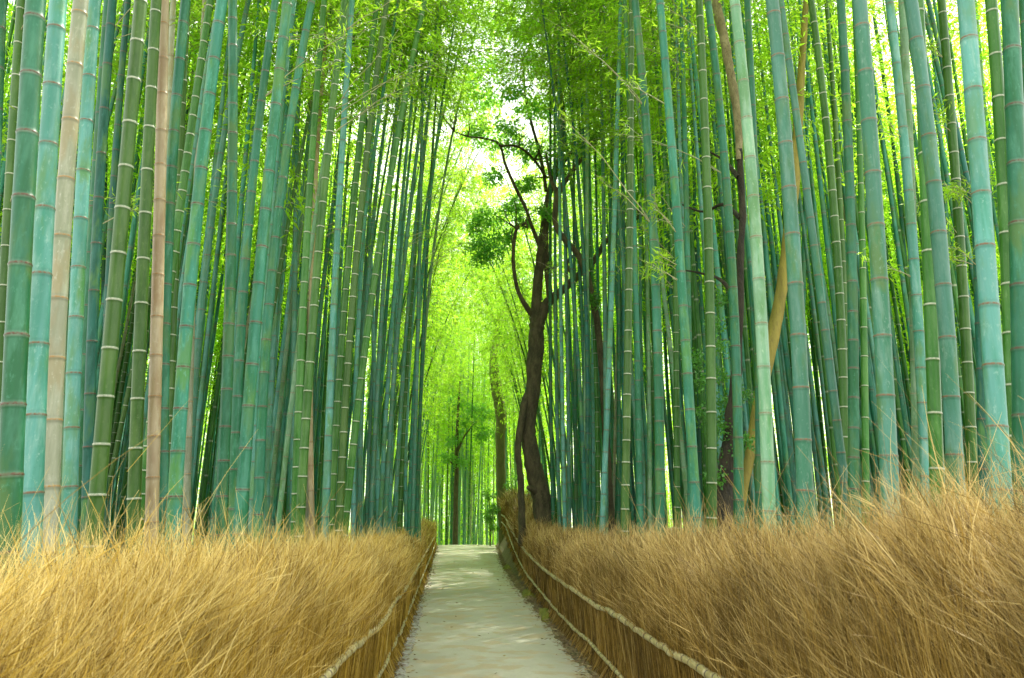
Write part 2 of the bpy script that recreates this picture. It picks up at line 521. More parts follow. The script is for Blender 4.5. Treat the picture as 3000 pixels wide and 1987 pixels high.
def culm_mesh(axis, Y0, zg, H, r0, inter, typ, nodf, leanY=0.0, k=12, rng=None):
    """axis(z)->X ; returns mesh in coordinates relative to the base"""
    zs = []; nd = []; side = []; seg = []; rb = []
    z = -0.12
    cur = 0.05
    sv = rng.uniform(0, 1)
    nodes = []
    while cur < H - 0.3:
        nodes.append(cur)
        gl = inter * (0.62 + 0.38 * min(1, (cur + 0.2) / 1.4)) * rng.uniform(0.94, 1.06)
        if cur > H * 0.6: gl *= 0.85
        cur += max(gl, 0.05)
    nodes = np.array(nodes)
    for i, n0 in enumerate(nodes):
        nx_ = nodes[i + 1] if i + 1 < len(nodes) else H
        gap = nx_ - n0
        e = min(0.03, gap * 0.3)
        for dz, a_, s_, b_ in ((-e, e, -1, 1.0), (-0.008, 0.008, -1, 1.02), (-0.002, 0.001, -0.3, 1.075), (0.003, 0.003, 0.4, 1.045),
                               (0.009, 0.009, 1, 1.0), (e, e, 1, 0.985)):
            zs.append(n0 + dz); nd.append(a_); side.append(s_); rb.append(b_)
            seg.append(sv)
            if dz > -0.001 and dz < 0.004: sv = rng.uniform(0, 1)
        if k > 7:
            zs.append(n0 + gap * 0.5); nd.append(0.1); side.append(0); rb.append(0.985); seg.append(sv)
    zs.append(H); nd.append(0.1); side.append(0); rb.append(1); seg.append(sv)
    zs = np.array(zs)
    u = np.clip(zs / H, 0, 1)
    r = r0 * (1.06 - 0.06 * np.clip(u * 8, 0, 1)) * (1 - 0.25 * u - 0.70 * u ** 3) * np.array(rb)
    X = axis(zs + zg)
    top = np.clip(u - 0.6, 0, 1)
    Yc = Y0 + leanY * zs
    X0 = float(axis(np.array(zg)))
    P = np.stack([X - X0 + nodf * top ** 2 * 6, Yc - Y0, zs - 1.2 * top ** 2.4], 1)
    V, F = tube_arrays(P, r, k)
    me = mesh_np('bamboo_culm', V, F, MC[typ], {'nd': np.repeat(nd, k), 'side': np.repeat(side, k), 'seg': np.repeat(seg, k)})
    return me, (X0, Y0, zg), P


def clear_of(f, Y0, leanY, r):
    xs = f(ZS)
    best = 9
    for (xo, Yo, lo, ro) in PLACED:
        if abs(Yo - Y0) > 1.2: continue
        d = np.sqrt((xs - xo) ** 2 + ((Y0 + leanY * ZS) - (Yo + lo * ZS)) ** 2) - r - ro
        best = min(best, d.min())
    return best


def add_bamboo(f, Y0, H, r0, inter, typ, label, group, crown, leanY, rng, k=12, cstart=None, cscale=1.0, nodf=0.0, mute=False):
    X0 = float(f(np.array(0.0)))
    zg = float(ground(X0, Y0)) - 0.02
    me, loc, P = culm_mesh(f, Y0, zg, H, r0, inter, typ, nodf, leanY, k, rng)
    root = empty('bamboo', loc)
    tag(root, label, 'bamboo', group)
    link('culm', me, root)
    if crown is not None:
        cs = cstart if cstart is not None else H * 0.5
        lm, bm = crown
        i = int(np.argmin(np.abs(P[:, 2] - cs)))
        j = int(np.argmin(np.abs(P[:, 2] - min(H - 1, cs + 4.5))))
        d = Vector(P[j] - P[i]).normalized()
        q = Vector((0, 0, 1)).rotation_difference(d)
        rz = rng.uniform(0, 6.28)
        from mathutils import Quaternion
        qq = q @ Quaternion((0, 0, 1), rz)
        sc = (H - cs + 0.4) / (7.0 if lm in [c[0] for c in CROWN_N] else 9.0)
        o = link('branches', bm, root, P[i])
        o.rotation_mode = 'QUATERNION'; o.rotation_quaternion = qq
        o.scale = (cscale, cscale, sc)
        link('leaves', lm, o)
    xs = f(ZS)
    PLACED.append((xs, Y0, leanY, r0))
    return root, P


def side_branches(root, P, s_, z0, z1, nb_, ln_, rng):
    for b in range(nb_):
        bv, bf, pos, dr = [], [], [], []; nb = 0
        zt = rng.uniform(z0, z1)
        c = np.array([np.interp(zt, P[:, 2], P[:, k]) for k in range(3)])
        for tw in range(2):
            a = rng.uniform(-0.9, 0.9) + (0 if s_ < 0 else math.pi)
            out = np.array([math.cos(a), math.sin(a), 0.0])
            L = ln_ * rng.uniform(0.5, 1.1)
            rise = rng.uniform(0.5, 1.1)
            s = np.linspace(0, 1, 8)
            Q = c + np.outer(s * L, out); Q[:, 2] += L * (rise * s - 0.35 * rise * s ** 2)
            Q[1:] += np.cumsum(rng.normal(0, 0.012, (7, 3)), 0)
            V, F = tube_arrays(Q, np.linspace(0.0065, 0.002, 8), 4, nb); bv.append(V); bf.append(F); nb += len(V)
            for sub in range(4):
                t_ = rng.uniform(0.3, 1.0)
                q = np.array([np.interp(t_, s, Q[:, k]) for k in range(3)])
                d = out * 0.5 + rng.normal(0, 0.5, 3) + np.array([0, 0, 0.25])
                l2 = L * rng.uniform(0.15, 0.35)
                W_ = q + np.outer(np.linspace(0, 1, 4), d * l2)
                V, F = tube_arrays(W_, np.linspace(0.003, 0.0012, 4), 3, nb); bv.append(V); bf.append(F); nb += len(V)
                for e in range(9):
                    pos.append(W_[rng.integers(1, 4)] + rng.normal(0, 0.03, 3)); dr.append(d * 0.5 + rng.normal(0, 0.5, 3) + np.array([0, 0, -0.2]))
        o = link('side_branch', mesh_np('side_branch', np.vstack(bv), np.vstack(bf), M_TWIGP), root)
        pos = np.array(pos); dr = np.array(dr); n = len(pos)
        V, F, lv = leaf_quads(pos, dr, rng.uniform(0.08, 0.13, n), rng.uniform(0.012, 0.018, n), rng, 0.1)
        link('side_leaves', mesh_np('side_leaves', V, F, M_BLEAF, {'lv': lv}, smooth=False), o)


# measured culms: (type, width px at row 800, node spacing px, [(x,row)...])
CULMS_L = [  # several slim culms are typed paler than measured, standing in for side light
    ('T', 64, 208, [(105, 0), (58, 800), (25, 1550)]),
    ('G', 30, 120, [(62, 0), (14, 800), (-20, 1550)]),
    ('T', 40, 150, [(2, 0), (-30, 800), (-60, 1550)]),
    ('P', 57, 211, [(171, 0), (122, 800), (92, 1550)]),
    ('W', 51, 192, [(237, 0), (176, 800), (143, 1550)]),
    ('P', 42, 165, [(278, 0), (229, 800), (202, 1550)]),
    ('T', 28, 160, [(315, 0), (262, 800), (219, 1550)]),
    ('D', 32, 150, [(330, 0), (278, 800), (255, 1550)]),
    ('L', 22, 120, [(225, 0), (192, 800), (178, 1550)]),
    ('D', 15, 78, [(322, 0), (304, 800), (300, 1550)]),
    ('D', 24, 90, [(375, 0), (320, 800), (302, 1550)]),
    ('G', 46, 148, [(413, 0), (342, 800), (276, 1550)]),
    ('G', 38, 142, [(458, 0), (418, 800), (390, 1550)]),
    ('B', 37, 124, [(481, 0), (463, 800), (444, 1550)]),
    ('W', 24, 125, [(508, 0), (479, 800), (468, 1550)]),
    ('T', 36, 130, [(544, 0), (487, 800), (476, 1550)]),
    ('G', 28, 84, [(548, 0), (511, 800), (480, 1550)]),
    ('T', 41, 127, [(651, 0), (560, 800), (508, 1550)]),
    ('W', 22, 100, [(600, 0), (566, 800), (545, 1550)]),
    ('P', 22, 86, [(728, 0), (602, 800), (546, 1550)]),
    ('T', 34, 105, [(681, 0), (675, 800), (645, 1550)]),
    ('T', 30, 108, [(807, 0), (717, 800), (684, 1550)]),
    ('T', 38, 122, [(843, 0), (761, 800), (703, 1550)]),
    ('P', 22, 105, [(862, 0), (780, 800), (738, 1550)]),
    ('T', 30, 105, [(914, 0), (797, 800), (756, 1550)]),
    ('P', 17, 68, [(902, 0), (815, 800), (780, 1550)]),
    ('T', 15, 66, [(878, 0), (861, 800), (846, 1550)]),
    ('W', 13, 69, [(904, 0), (905, 800), (898, 1550)]),
    ('B', 17, 72, [(966, 0), (914, 800), (914, 1550)]),
    ('W', 10, 55, [(900, 0), (873, 800), (874, 1550)]),
    ('P', 17, 64, [(880, 0), (864, 800), (857, 1550)]),
    ('G', 27, 84, [(1010, 0), (928, 800), (878, 1550)]),
    ('G', 24, 80, [(950, 0), (893, 800), (864, 1550)]),
    ('P', 23, 78, [(1032, 0), (983, 800), (953, 1550)]),
    ('G', 22, 70, [(1106, 0), (1018, 800), (968, 1550)]),
    ('G', 23, 70, [(1134, 0), (1040, 800), (993, 1550)]),
    ('G', 22, 66, [(1244, 0), (1100, 800), (1010, 1550)]),
    ('P', 12, 60, [(1062, 0), (998, 800), (975, 1550)]),
    ('P', 15, 58, [(1140, 0), (1058, 800), (1035, 1550)]),
    ('P', 15, 55, [(1190, 0), (1080, 800), (1056, 1550)]),
    ('P', 14, 58, [(1060, 0), (1088, 800), (1110, 1550)]),
    ('P', 15, 50, [(1190, 0), (1126, 800), (1086, 1550)]),
    ('P', 14, 50, [(1240, 0), (1160, 800), (1112, 1550)]),
    ('P', 15, 46, [(1290, 0), (1181, 800), (1128, 1550)]),
    ('P', 13, 46, [(1300, 0), (1204, 800), (1156, 1550)]),
    ('P', 11, 42, [(1330, 200), (1222, 800), (1190, 1550)]),
    ('G', 12, 40, [(1270, 200), (1212, 800), (1170, 1550)]),
    ('T', 12, 40, [(1290, 100), (1248, 800), (1220, 1550)]),
    ('P', 13, 48, [(1150, 0), (1070, 800), (1046, 1550)]),
    ('P', 13, 48, [(1215, 0), (1112, 800), (1075, 1550)]),
    ('T', 13, 48, [(1230, 0), (1140, 800), (1096, 1550)]),
    ('P', 12, 46, [(1265, 0), (1170, 800), (1142, 1550)]),
    ('T', 12, 42, [(1310, 200), (1238, 800), (1198, 1550)]),
    ('L', 11, 40, [(1345, 300), (1262, 800), (1228, 1550)]),
    ('P', 14, 52, [(1110, 0), (1012, 800), (982, 1550)]),
    ('P', 13, 44, [(1240, 0), (1228, 800), (1208, 1550)]),
]
CULMS_R = [
    ('P', 15, 55, [(1755, 0), (1771, 800), (1775, 1550)]),
    ('P', 18, 62, [(1818, 0), (1794, 800), (1764, 1550)]),
    ('W', 9, 34, [(1845, 0), (1814, 800), (1796, 1550)]),
    ('T', 20, 62, [(1830, 0), (1861, 800), (1874, 1550)]),
    ('T', 30, 73, [(1860, 0), (1919, 800), (1934, 1550)]),
    ('P', 12, 55, [(1886, 0), (1876, 800), (1889, 1550)]),
    ('L', 14, 57, [(1874, 0), (1896, 800), (1904, 1550)]),
    ('P', 12, 70, [(1896, 0), (1926, 800), (1940, 1550)]),
    ('P', 10, 60, [(1915, 0), (1922, 800), (1921, 1550)]),
    ('T', 31, 108, [(1933, 0), (1995, 800), (2041, 1550)]),
    ('P', 10, 60, [(1962, 0), (1934, 800), (1926, 1550)]),
    ('T', 20, 82, [(1994, 0), (2015, 800), (2024, 1550)]),
    ('G', 19, 58, [(1968, 0), (1979, 800), (1984, 1550)]),
    ('D', 14, 70, [(2008, 0), (2042, 800), (2050, 1550)]),
    ('G', 31, 106, [(2048, 0), (2078, 800), (2085, 1550)]),
    ('T', 30, 93, [(2073, 0), (2145, 800), (2165, 1550)]),
    ('L', 40, 143, [(2152, 0), (2222, 800), (2254, 1550)]),
    ('T', 27, 108, [(2189, 0), (2219, 800), (2226, 1550)]),
    ('P', 50, 160, [(2262, 0), (2328, 800), (2362, 1550)]),
    ('P', 14, 72, [(2325, 0), (2343, 800), (2350, 1550)]),
    ('T', 17, 90, [(2372, 0), (2354, 800), (2340, 1550)]),
    ('G', 28, 90, [(2376, 0), (2456, 800), (2478, 1550)]),
    ('G', 20, 72, [(2420, 0), (2471, 800), (2492, 1550)]),
    ('T', 33, 95, [(2463, 0), (2496, 800), (2499, 1550)]),
    ('G', 22, 97, [(2503, 0), (2528, 800), (2537, 1550)]),
    ('P', 54, 188, [(2518, 0), (2575, 800), (2612, 1550)]),
    ('D', 15, 66, [(2553, 0), (2655, 800), (2690, 1550)]),
    ('P', 33, 116, [(2605, 0), (2680, 800), (2718, 1550)]),
    ('L', 32, 105, [(2643, 0), (2676, 800), (2690, 1550)]),
    ('P', 50, 180, [(2668, 0), (2760, 800), (2806, 1550)]),
    ('G', 42, 178, [(2690, 0), (2723, 800), (2750, 1550)]),
    ('T', 17, 76, [(2719, 0), (2782, 800), (2815, 1550)]),
    ('G', 32, 103, [(2758, 0), (2818, 800), (2858, 1550)]),
    ('P', 60, 190, [(2829, 0), (2891, 800), (2940, 1550)]),
    ('L', 17, 90, [(2857, 0), (2912, 800), (2930, 1550)]),
    ('D', 34, 150, [(2830, 0), (2868, 800), (2885, 1550)]),
    ('G', 44, 170, [(2903, 0), (2953, 800), (2970, 1550)]),
    ('T', 60, 220, [(2957, 0), (2988, 800), (3000, 1550)]),
    ('T', 46, 180, [(3005, 0), (3040, 800), (3060, 1550)]),
    ('G', 25, 66, [(1850, 0), (1843, 800), (1830, 1550)]),
    ('T', 13, 50, [(1640, 300), (1698, 800), (1702, 1550)]),
    ('P', 13, 46, [(1650, 500), (1662, 1000), (1668, 1550)]),
    ('T', 12, 44, [(1680, 400), (1684, 1000), (1688, 1550)]),
    ('T', 14, 48, [(1700, 200), (1722, 900), (1728, 1550)]),
    ('P', 12, 44, [(1722, 300), (1735, 900), (1737, 1550)]),
    ('G', 14, 44, [(1690, 300), (1738, 900), (1752, 1550)]),
    ('T', 12, 44, [(1795, 300), (1785, 900), (1787, 1550)]),
    ('T', 14, 48, [(1800, 0), (1812, 900), (1812, 1550)]),
    ('P', 12, 44, [(1850, 0), (1838, 900), (1838, 1550)]),
    ('D', 15, 50, [(1812, 0), (1828, 900), (1824, 1550)]),
    ('P', 12, 42, [(1626, 700), (1630, 1100), (1640, 1550)]),
    ('T', 12, 42, [(1612, 900), (1614, 1200), (1622, 1550)]),
    ('D', 14, 50, [(1672, 300), (1712, 800), (1715, 1550)]),
    ('P', 13, 48, [(1640, 600), (1642, 800), (1655, 1550)]),
    ('L', 15, 52, [(1720, 500), (1719, 900), (1712, 1550)]),
    ('T', 11, 44, [(1745, 500), (1752, 1050), (1745, 1550)]),
]
TYPEW = {'P': 'pale turquoise', 'T': 'teal green', 'D': 'deep teal', 'G': 'green white ringed', 'L': 'pale green sunlit', 'B': 'straw yellow', 'W': 'greyish beige'}
ORD = ['first', 'second', 'third', 'fourth', 'fifth', 'sixth', 'seventh', 'eighth', 'ninth', 'tenth', 'eleventh', 'twelfth',
       'thirteenth', 'fourteenth', 'fifteenth', 'sixteenth', 'seventeenth', 'eighteenth', 'nineteenth', 'twentieth', 'twenty-first', 'twenty-second']


def labels_for(lst, where, edge):
    cls = {}
    out = [None] * len(lst)

    def size(w): return 'thick' if w >= 38 else 'medium' if w >= 20 else 'slim'
    order = sorted(range(len(lst)), key=lambda i: lst[i][3][-1][0])
    for i in order:
        cls.setdefault((lst[i][0], size(lst[i][1])), []).append(i)
    for (ty, sz), ids in cls.items():
        for n, i in enumerate(ids):
            if len(ids) == 1:
                out[i] = f'the only {sz} {TYPEW[ty]} bamboo in the {where} front row'
            else:
                out[i] = f'{ORD[n]} {sz} {TYPEW[ty]} bamboo from {edge}, {where} front row'
    return out


def depth_of(w):
    return FPX * 0.112 / w


rng = np.random.default_rng(5)
for lst, where, edge in ((CULMS_L, 'left', 'the photo edge'), (CULMS_R, 'right', 'the path')):
    labs = labels_for(lst, where, edge)
    for (ty, w, sp, pts), lab in zip(lst, labs):
        Yd = depth_of(w)
        dia = 0.112
        if Yd > 16:                 # slim ones: thinner and not quite so far
            Yd = 16 + (Yd - 16) * 0.45
            dia = w * Yd / FPX
        best = None
        for m_ in (1, 1.04, 0.96, 1.08, 0.92, 1.13, 0.88, 1.18):
            f = axis_fn(pts, Yd * m_, 13)
            c_ = clear_of(f, Yd * m_, 0, dia * m_ / 2)
            if best is None or c_ > best[0]: best = (c_, m_, f)
            if c_ > 0.03: break
        m_ = best[1]; f = best[2]; Y0 = Yd * m_
        far = Y0 > 9
        crown = (CROWN_F if Y0 > 10 else CROWN_N)[rng.integers(4)]
        cs = float(np.clip(5.0 + 0.62 * Y0, 7.5, 11.5)) + rng.uniform(-0.3, 0.9)
        H = cs + rng.uniform(5.6, 7.0)
        s_ = 1 if where == 'right' else -1
        rb_, P_ = add_bamboo(f, Y0, H, dia * m_ / 2, sp * Y0 / FPX * 0.98, ty, lab, 'bamboo culms along the front of the ' + where + ' grove', crown, 0.0, rng,
                   k=16 if w > 35 else 12, cstart=cs, cscale=rng.uniform(0.9, 1.15), nodf=-0.0 * s_)
        if (Y0 > 8 and rng.uniform() < (0.34 if where == 'left' else 0.16)) or (where == 'right' and 7 < Y0 < 13 and rng.uniform() < 0.35):
            side_branches(rb_, P_, s_, 1.7 + 0.30 * Y0, min(cs, 1.7 + 0.72 * Y0), int(rng.integers(2, 5)), 1.5 if Y0 > 8 else 0.5, rng)

# second and third ranks behind them
for where, s_ in (('left', -1), ('right', 1)):
    n = 0; tries = 0
    while n < 60 and tries < 6000:
        tries += 1
        Y0 = rng.uniform(4.5, 36) if n < 70 else rng.uniform(14, 40)
        X0 = s_ * rng.uniform(2.3, 4.0 + Y0 * 0.62)
        px = VX + X0 / Y0 * FPX
        if where == 'left' and (px > 1262 or px < -60): continue
        if where == 'right' and (px < 1640 or px > 3060): continue
        if Y0 < 11 and (abs(X0) < 3.2 or rng.uniform() < 0.35): continue
        lean = -s_ * rng.uniform(0.0, 0.055) + rng.normal(0, 0.012)
        cv = rng.normal(-s_ * 0.002, 0.0015)
        f = (lambda X0, lean, cv: (lambda z: X0 + lean * np.asarray(z, float) + cv * np.asarray(z, float) ** 2))(X0, lean, cv)
        dia = rng.uniform(0.075, 0.115)
        lY = rng.normal(0, 0.015)
        if clear_of(f, Y0, lY, dia / 2) < 0.05: continue
        ty = rng.choice(['T', 'D', 'G', 'P', 'L', 'W'], p=[0.34, 0.14, 0.18, 0.22, 0.08, 0.04])
        lab = f"slender {TYPEW[ty]} bamboo culm deep in the {where} grove, seen between the front culms"
        crown = CROWN_F[rng.integers(4)]
        cs = float(np.clip(4.0 + 0.55 * Y0, 7.0, 9.5)) - 0.05 * max(0, Y0 - 22) + rng.uniform(-1.0, 0.8)
        add_bamboo(f, Y0, cs + rng.uniform(6, 7.5), dia / 2, rng.uniform(0.24, 0.34), ty, lab,
                   f"{TYPEW[ty]} culms deep in the {where} grove", crown, lY, rng, k=8, cstart=cs,
                   cscale=rng.uniform(0.9, 1.2))
        n += 1
print('culms', len(PLACED))

# culms of the path side that arch over it further on, leafy from lower down
for where, s_ in (('left', -1), ('right', 1)):
    n = 0; tries = 0
    while n < 18 and tries < 3000:
        tries += 1
        Y0 = rng.uniform(19, 42)
        off_ = rng.uniform(0.5, 1.9) if where == 'left' else rng.uniform(1.0, 2.4)
        if where == 'right' and Y0 < 24: continue
        X0 = s_ * (abs(float(interp(FL if s_ < 0 else FR, Y0))) + 0.5 + off_)
        lean = -s_ * rng.uniform(0.0, 0.06)
        cv = -s_ * rng.uniform(0.006, 0.016)
        f = (lambda X0, lean, cv: (lambda z: X0 + lean * np.asarray(z, float) + cv * np.asarray(z, float) ** 2))(X0, lean, cv)
        dia = rng.uniform(0.07, 0.10)
        if clear_of(f, Y0, 0, dia / 2) < 0.04: continue
        ty = rng.choice(['T', 'D', 'G', 'P'], p=[0.35, 0.15, 0.25, 0.25])
        H = rng.uniform(13, 17)
        add_bamboo(f, Y0, H, dia / 2, rng.uniform(0.24, 0.32), ty, f"{TYPEW[ty]} bamboo arching over the far half of the path from the {where}",
                   f"{TYPEW[ty]} culms arching over the path from the {where}", CROWN_F[rng.integers(4)], 0, rng, k=8,
                   cstart=rng.uniform(4.2, 7.5), cscale=rng.uniform(0.85, 1.15), nodf=-s_ * 0.5)
        n += 1

# far end of the path: culms beyond the crest, their lit-up look put into paler colours
n = 0; tries = 0
while n < 30 and tries < 2000:
    tries += 1
    Y0 = rng.uniform(43, 62)
    X0 = rng.uniform(-3.2, 3.4)
    lean = rng.normal(0, 0.02)
    f = (lambda X0, lean: (lambda z: X0 + lean * np.asarray(z, float)))(X0, lean)
    if clear_of(f, Y0, 0, 0.06) < 0.08: continue
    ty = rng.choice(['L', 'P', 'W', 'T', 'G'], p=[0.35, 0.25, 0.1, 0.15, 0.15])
    add_bamboo(f, Y0, rng.uniform(13, 17), 0.06, 0.32, ty, f"distant slim {TYPEW[ty]} bamboo culm beyond the far end of the path",
               f"{TYPEW[ty]} culms beyond the end of the path", CROWN_F[rng.integers(4)], 0, rng, k=6, cstart=rng.uniform(5.2, 6.8), cscale=rng.uniform(1.0, 1.3))
    n += 1


# the far-off grove, one mass
def thicket():
    r_ = np.random.default_rng(77)
    V, F, nd, side, seg = [], [], [], [], []
    LP, LD, fmi = [], [], []
    nb = 0
    for i in range(2170):
        Y0 = r_.uniform(22, 78)
        s_ = r_.choice([-1, 1])
        X0 = s_ * r_.uniform(3.0 if Y0 < 45 else 0.0, 5 + Y0 * 0.62)
        if Y0 < 30 and abs(X0) < 7: X0 = s_ * r_.uniform(8, 5 + Y0 * 0.7)
        deep = 760 <= i < 1450 or 1560 <= i < 1950
        if deep:
            Y0 = r_.uniform(12, 38); X0 = s_ * r_.uniform(3.3 + 0.04 * Y0, 5.5 + Y0 * 0.70)
        tall = 1450 <= i < 1560 or i >= 2135
        if 1950 <= i < 2135:
            Y0 = r_.uniform(78, 115); X0 = r_.uniform(-70, 70)
        if tall:
            Y0 = r_.uniform(46, 78); X0 = r_.uniform(-7, 7); deep = False
        zg = float(ground(X0, Y0)) - 0.05
        H = r_.uniform(12, 17) if not tall else r_.uniform(19, 30)
        lean = -s_ * r_.uniform(0, 0.05)
        z = np.linspace(0, H, 40)
        P = np.stack([X0 + lean * z, np.full(40, Y0), zg + z], 1)
        v, f = tube_arrays(P, 0.055 * (1 - 0.8 * (z / H) ** 2), 5, nb)
        V.append(v); F.append(f); nb += len(v)
        fmi.append(np.full(len(f), (1 if i % 3 else 2) if (Y0 > 43 and abs(X0) < 12) else (3 if i % 4 == 0 else 4 if i % 4 == 1 else 0)))  # paler colours past the crest stand in for light on backlit culms
        a = np.where(np.arange(40) % 2 == 0, 0.004, 0.1)
        nd.append(np.repeat(a, 5)); side.append(np.zeros(200)); seg.append(np.repeat(r_.uniform(0, 1, 40), 5))
        if deep and i % (3 if i < 1500 else 9): continue
        m = 1400
        cs = r_.uniform(5.0, 8.0) if Y0 < 36 else (r_.uniform(2.5, 6.0) if Y0 < 52 else r_.uniform(0.0, 3.0))
        if deep: cs = r_.uniform(6.0, 8.5)
        if tall: cs = r_.uniform(5, 11)
        if 1950 <= i < 2135: cs = -1.0
        if Y0 > 62: cs = 0.0
        zz = r_.uniform(cs, H + 0.6, m)
        rad = 2.1 * np.sqrt(r_.uniform(0, 1, m)) * (0.35 + 0.65 * np.sin(np.pi * np.clip((zz - cs) / (H - cs + 0.8), 0, 1)))
        an = r_.uniform(0, 6.28, m)
        # gather into sprays
        q = r_.integers(0, m // 7, m)
        zz = zz[q] + r_.normal(0, 0.11, m); rad = rad[q]; an = an[q]
        LP.append(np.stack([X0 + lean * zz + rad * np.cos(an) + r_.normal(0, 0.12, m), Y0 + rad * np.sin(an) + r_.normal(0, 0.12, m), zg + zz], 1))
        d = np.stack([np.cos(an), np.sin(an), np.full(m, -0.35)], 1) + r_.normal(0, 0.6, (m, 3))
        LD.append(d)
    me = mesh_np('far_culms', np.vstack(V), np.vstack(F), [MC['T'], MC['L'], MC['W'], MC['P'], MC['G']], {'nd': np.concatenate(nd), 'side': np.concatenate(side), 'seg': np.concatenate(seg)}, fm=np.concatenate(fmi))
    o1 = link('bamboo_thicket', me)
    tag(o1, 'far off mass of thin bamboo culms filling the back of the grove', 'bamboo thicket', kind='stuff')
    LP = np.vstack(LP); LD = np.vstack(LD); n = len(LP)
    v, f, lv = leaf_quads(LP, LD, r_.uniform(0.14, 0.23, n), r_.uniform(0.034, 0.055, n), r_, 0.15)
    o2 = link('bamboo_foliage', mesh_np('far_leaves', v, f, M_BLEAF, {'lv': lv}, smooth=False))
    tag(o2, 'yellow green mass of bamboo leaves closing the view behind the culms', 'foliage', kind='stuff')


thicket()


# ------------------------------------------------------------------ broadleaf trees
def branchy(segs, D, rng, k=12, lump=0.05, per=7):
    """segs: list of polylines [(px,py,w[,dY])...] -> one mesh's arrays"""
    V, F = [], []; nb = 0
    for seg in segs:
        P = []; r = []
        for q in seg:
            dY = q[3] if len(q) > 3 else 0
            w = at(q[0], q[1], D + dY)
            P.append(w); r.append(q[2] * (D + dY) / FPX / 2 * ((0.80 if D == 19.0 else 0.75 if D < 22 else 1.0) if q[2] > 18 else 1.0))
        P = np.array(P); r = np.array(r)
        Pc = catmull(P, per)
        rc = catmull(np.stack([r, r, r], 1), per)[:, 0]
        sm = np.array(rc) > 0.05
        if len(Pc) > 4:
            Pc[1:-1] += rng.normal(0, 1, (len(Pc) - 2, 3)) * rc[1:-1, None] * 0.05
        v, f = tube_arrays(Pc, np.clip(rc, 0.004, None), k, nb, lump=lump, rng=rng)
        V.append(v); F.append(f); nb += len(v)
        # closed blunt end
        V.append(Pc[-1][None]); c = nb; nb += 1
        s = nb - 1 - k
        # cap as triangles turned quads is avoided: separate list
        caps.append(np.array([[s + j, s + (j + 1) % k, c] for j in range(k)]))
    return V, F


caps = []


def tree_mesh(name, segs, D, mat, rng, **kw):
    caps.clear()
    V, F = branchy(segs, D, rng, **kw)
    return mesh_np(name, np.vstack(V), [np.vstack(F), np.vstack(caps)], mat)


def clump_leaves(clumps, D, rng, ll, lw, mat, name, dens=1.0):
    P, Dr = [], []
    for c in clumps:
        px, py, rp = c[:3]
        dY = c[3] if len(c) > 3 else rng.uniform(-0.6, 0.6)
        c0 = at(px, py, D + dY); rad = rp * D / FPX
        ns = int(70 * dens * (rad / 0.6) ** 2) + 12
        for s in range(ns):
            u = rng.normal(0, 1, 3); u /= np.linalg.norm(u)
            q = c0 + u * rad * (rng.uniform(0, 1) ** 0.45) * np.array([1.05, 1.0, 0.62]) * (1 + 0.3 * math.sin(u[0] * 7 + px))
            m = 9
            P.append(q + rng.normal(0, 0.07, (m, 3)))
            Dr.append(u * 0.5 + rng.normal(0, 0.75, (m, 3)) + np.array([0, 0, -0.1]))
    P = np.vstack(P); Dr = np.vstack(Dr); n = len(P)
    v, f, lv = leaf_quads(P, Dr, rng.uniform(0.8, 1.25, n) * ll, rng.uniform(0.8, 1.2, n) * lw, rng, 0.1)
    return mesh_np(name, v, f, mat, {'lv': lv}, smooth=False)


rt = np.random.default_rng(3)
D1 = 19.0
t1 = empty('evergreen_tree', at(1599, 1565, D1))
tag(t1, 'dark brown tree with forked trunk and crooked limbs rising behind the right fence', 'tree')
t1loc = np.array(t1.location)
SLIM = 0.86
segs1 = [
    [(1606, 1640, 92), (1603, 1565, 82), (1583, 1444, 70), (1558, 1343, 60), (1548, 1248, 54), (1561, 1140, 56), (1567, 1051, 60), (1572, 985, 58), (1570, 937, 46),
     (1575, 836, 38), (1586, 735, 34), (1596, 646, 30), (1609, 570, 25), (1634, 481, 22), (1647, 418, 18), (1651, 329, 13), (1642, 250, 9), (1640, 190, 5)],
    [(1566, 1020, 50), (1579, 950, 46), (1599, 895, 40), (1634, 861, 32), (1691, 811, 27), (1742, 760, 23, .2), (1774, 709, 19, .4), (1824, 671, 15, .6), (1875, 633, 12, .9), (1960, 600, 8, 1.2)],
    [(1612, 880, 26), (1604, 800, 24), (1600, 742, 22), (1598, 690, 18), (1604, 640, 14)],
    [(1560, 925, 18), (1527, 874, 14, -.3), (1508, 811, 12, -.4), (1504, 735, 11, -.5), (1514, 671, 10, -.5), (1539, 655, 8, -.5), (1546, 668, 6, -.5)],
    [(1582, 720, 16), (1555, 655, 11, -.2), (1539, 608, 11, -.3), (1508, 545, 10, -.5), (1480, 480, 9, -.7), (1463, 424, 8, -.8), (1420, 406, 7, -1), (1370, 400, 5, -1.1), (1330, 385, 3, -1.2)],
    [(1466, 427, 8, -.8), (1520, 431, 8, -.6), (1565, 469, 8, -.3), (1600, 520, 9, 0)],
    [(1600, 560, 12), (1592, 500, 10, .1), (1577, 431, 10, .3), (1555, 355, 9, .4), (1539, 279, 7, .5), (1533, 177, 5, .6)],
    [(1634, 500, 14), (1680, 440, 11, .3), (1740, 380, 9, .6), (1800, 340, 6, .9)],
    [(1690, 815, 15), (1655, 850, 0.5, 0)][:1] + [(1660, 775, 11, -.1), (1690, 740, 8, -.2), (1720, 700, 6, -.2)],
    [(1552, 1150, 34), (1538, 1180, 30, -.1), (1525, 1250, 26, -.2), (1517, 1317, 24, -.25), (1524, 1394, 24, -.3), (1527, 1457, 24, -.3), (1530, 1600, 28, -.3)],
    [(1584, 1440, 40), (1556, 1432, 22, -.25), (1546, 1428, 10, -.35)],
]


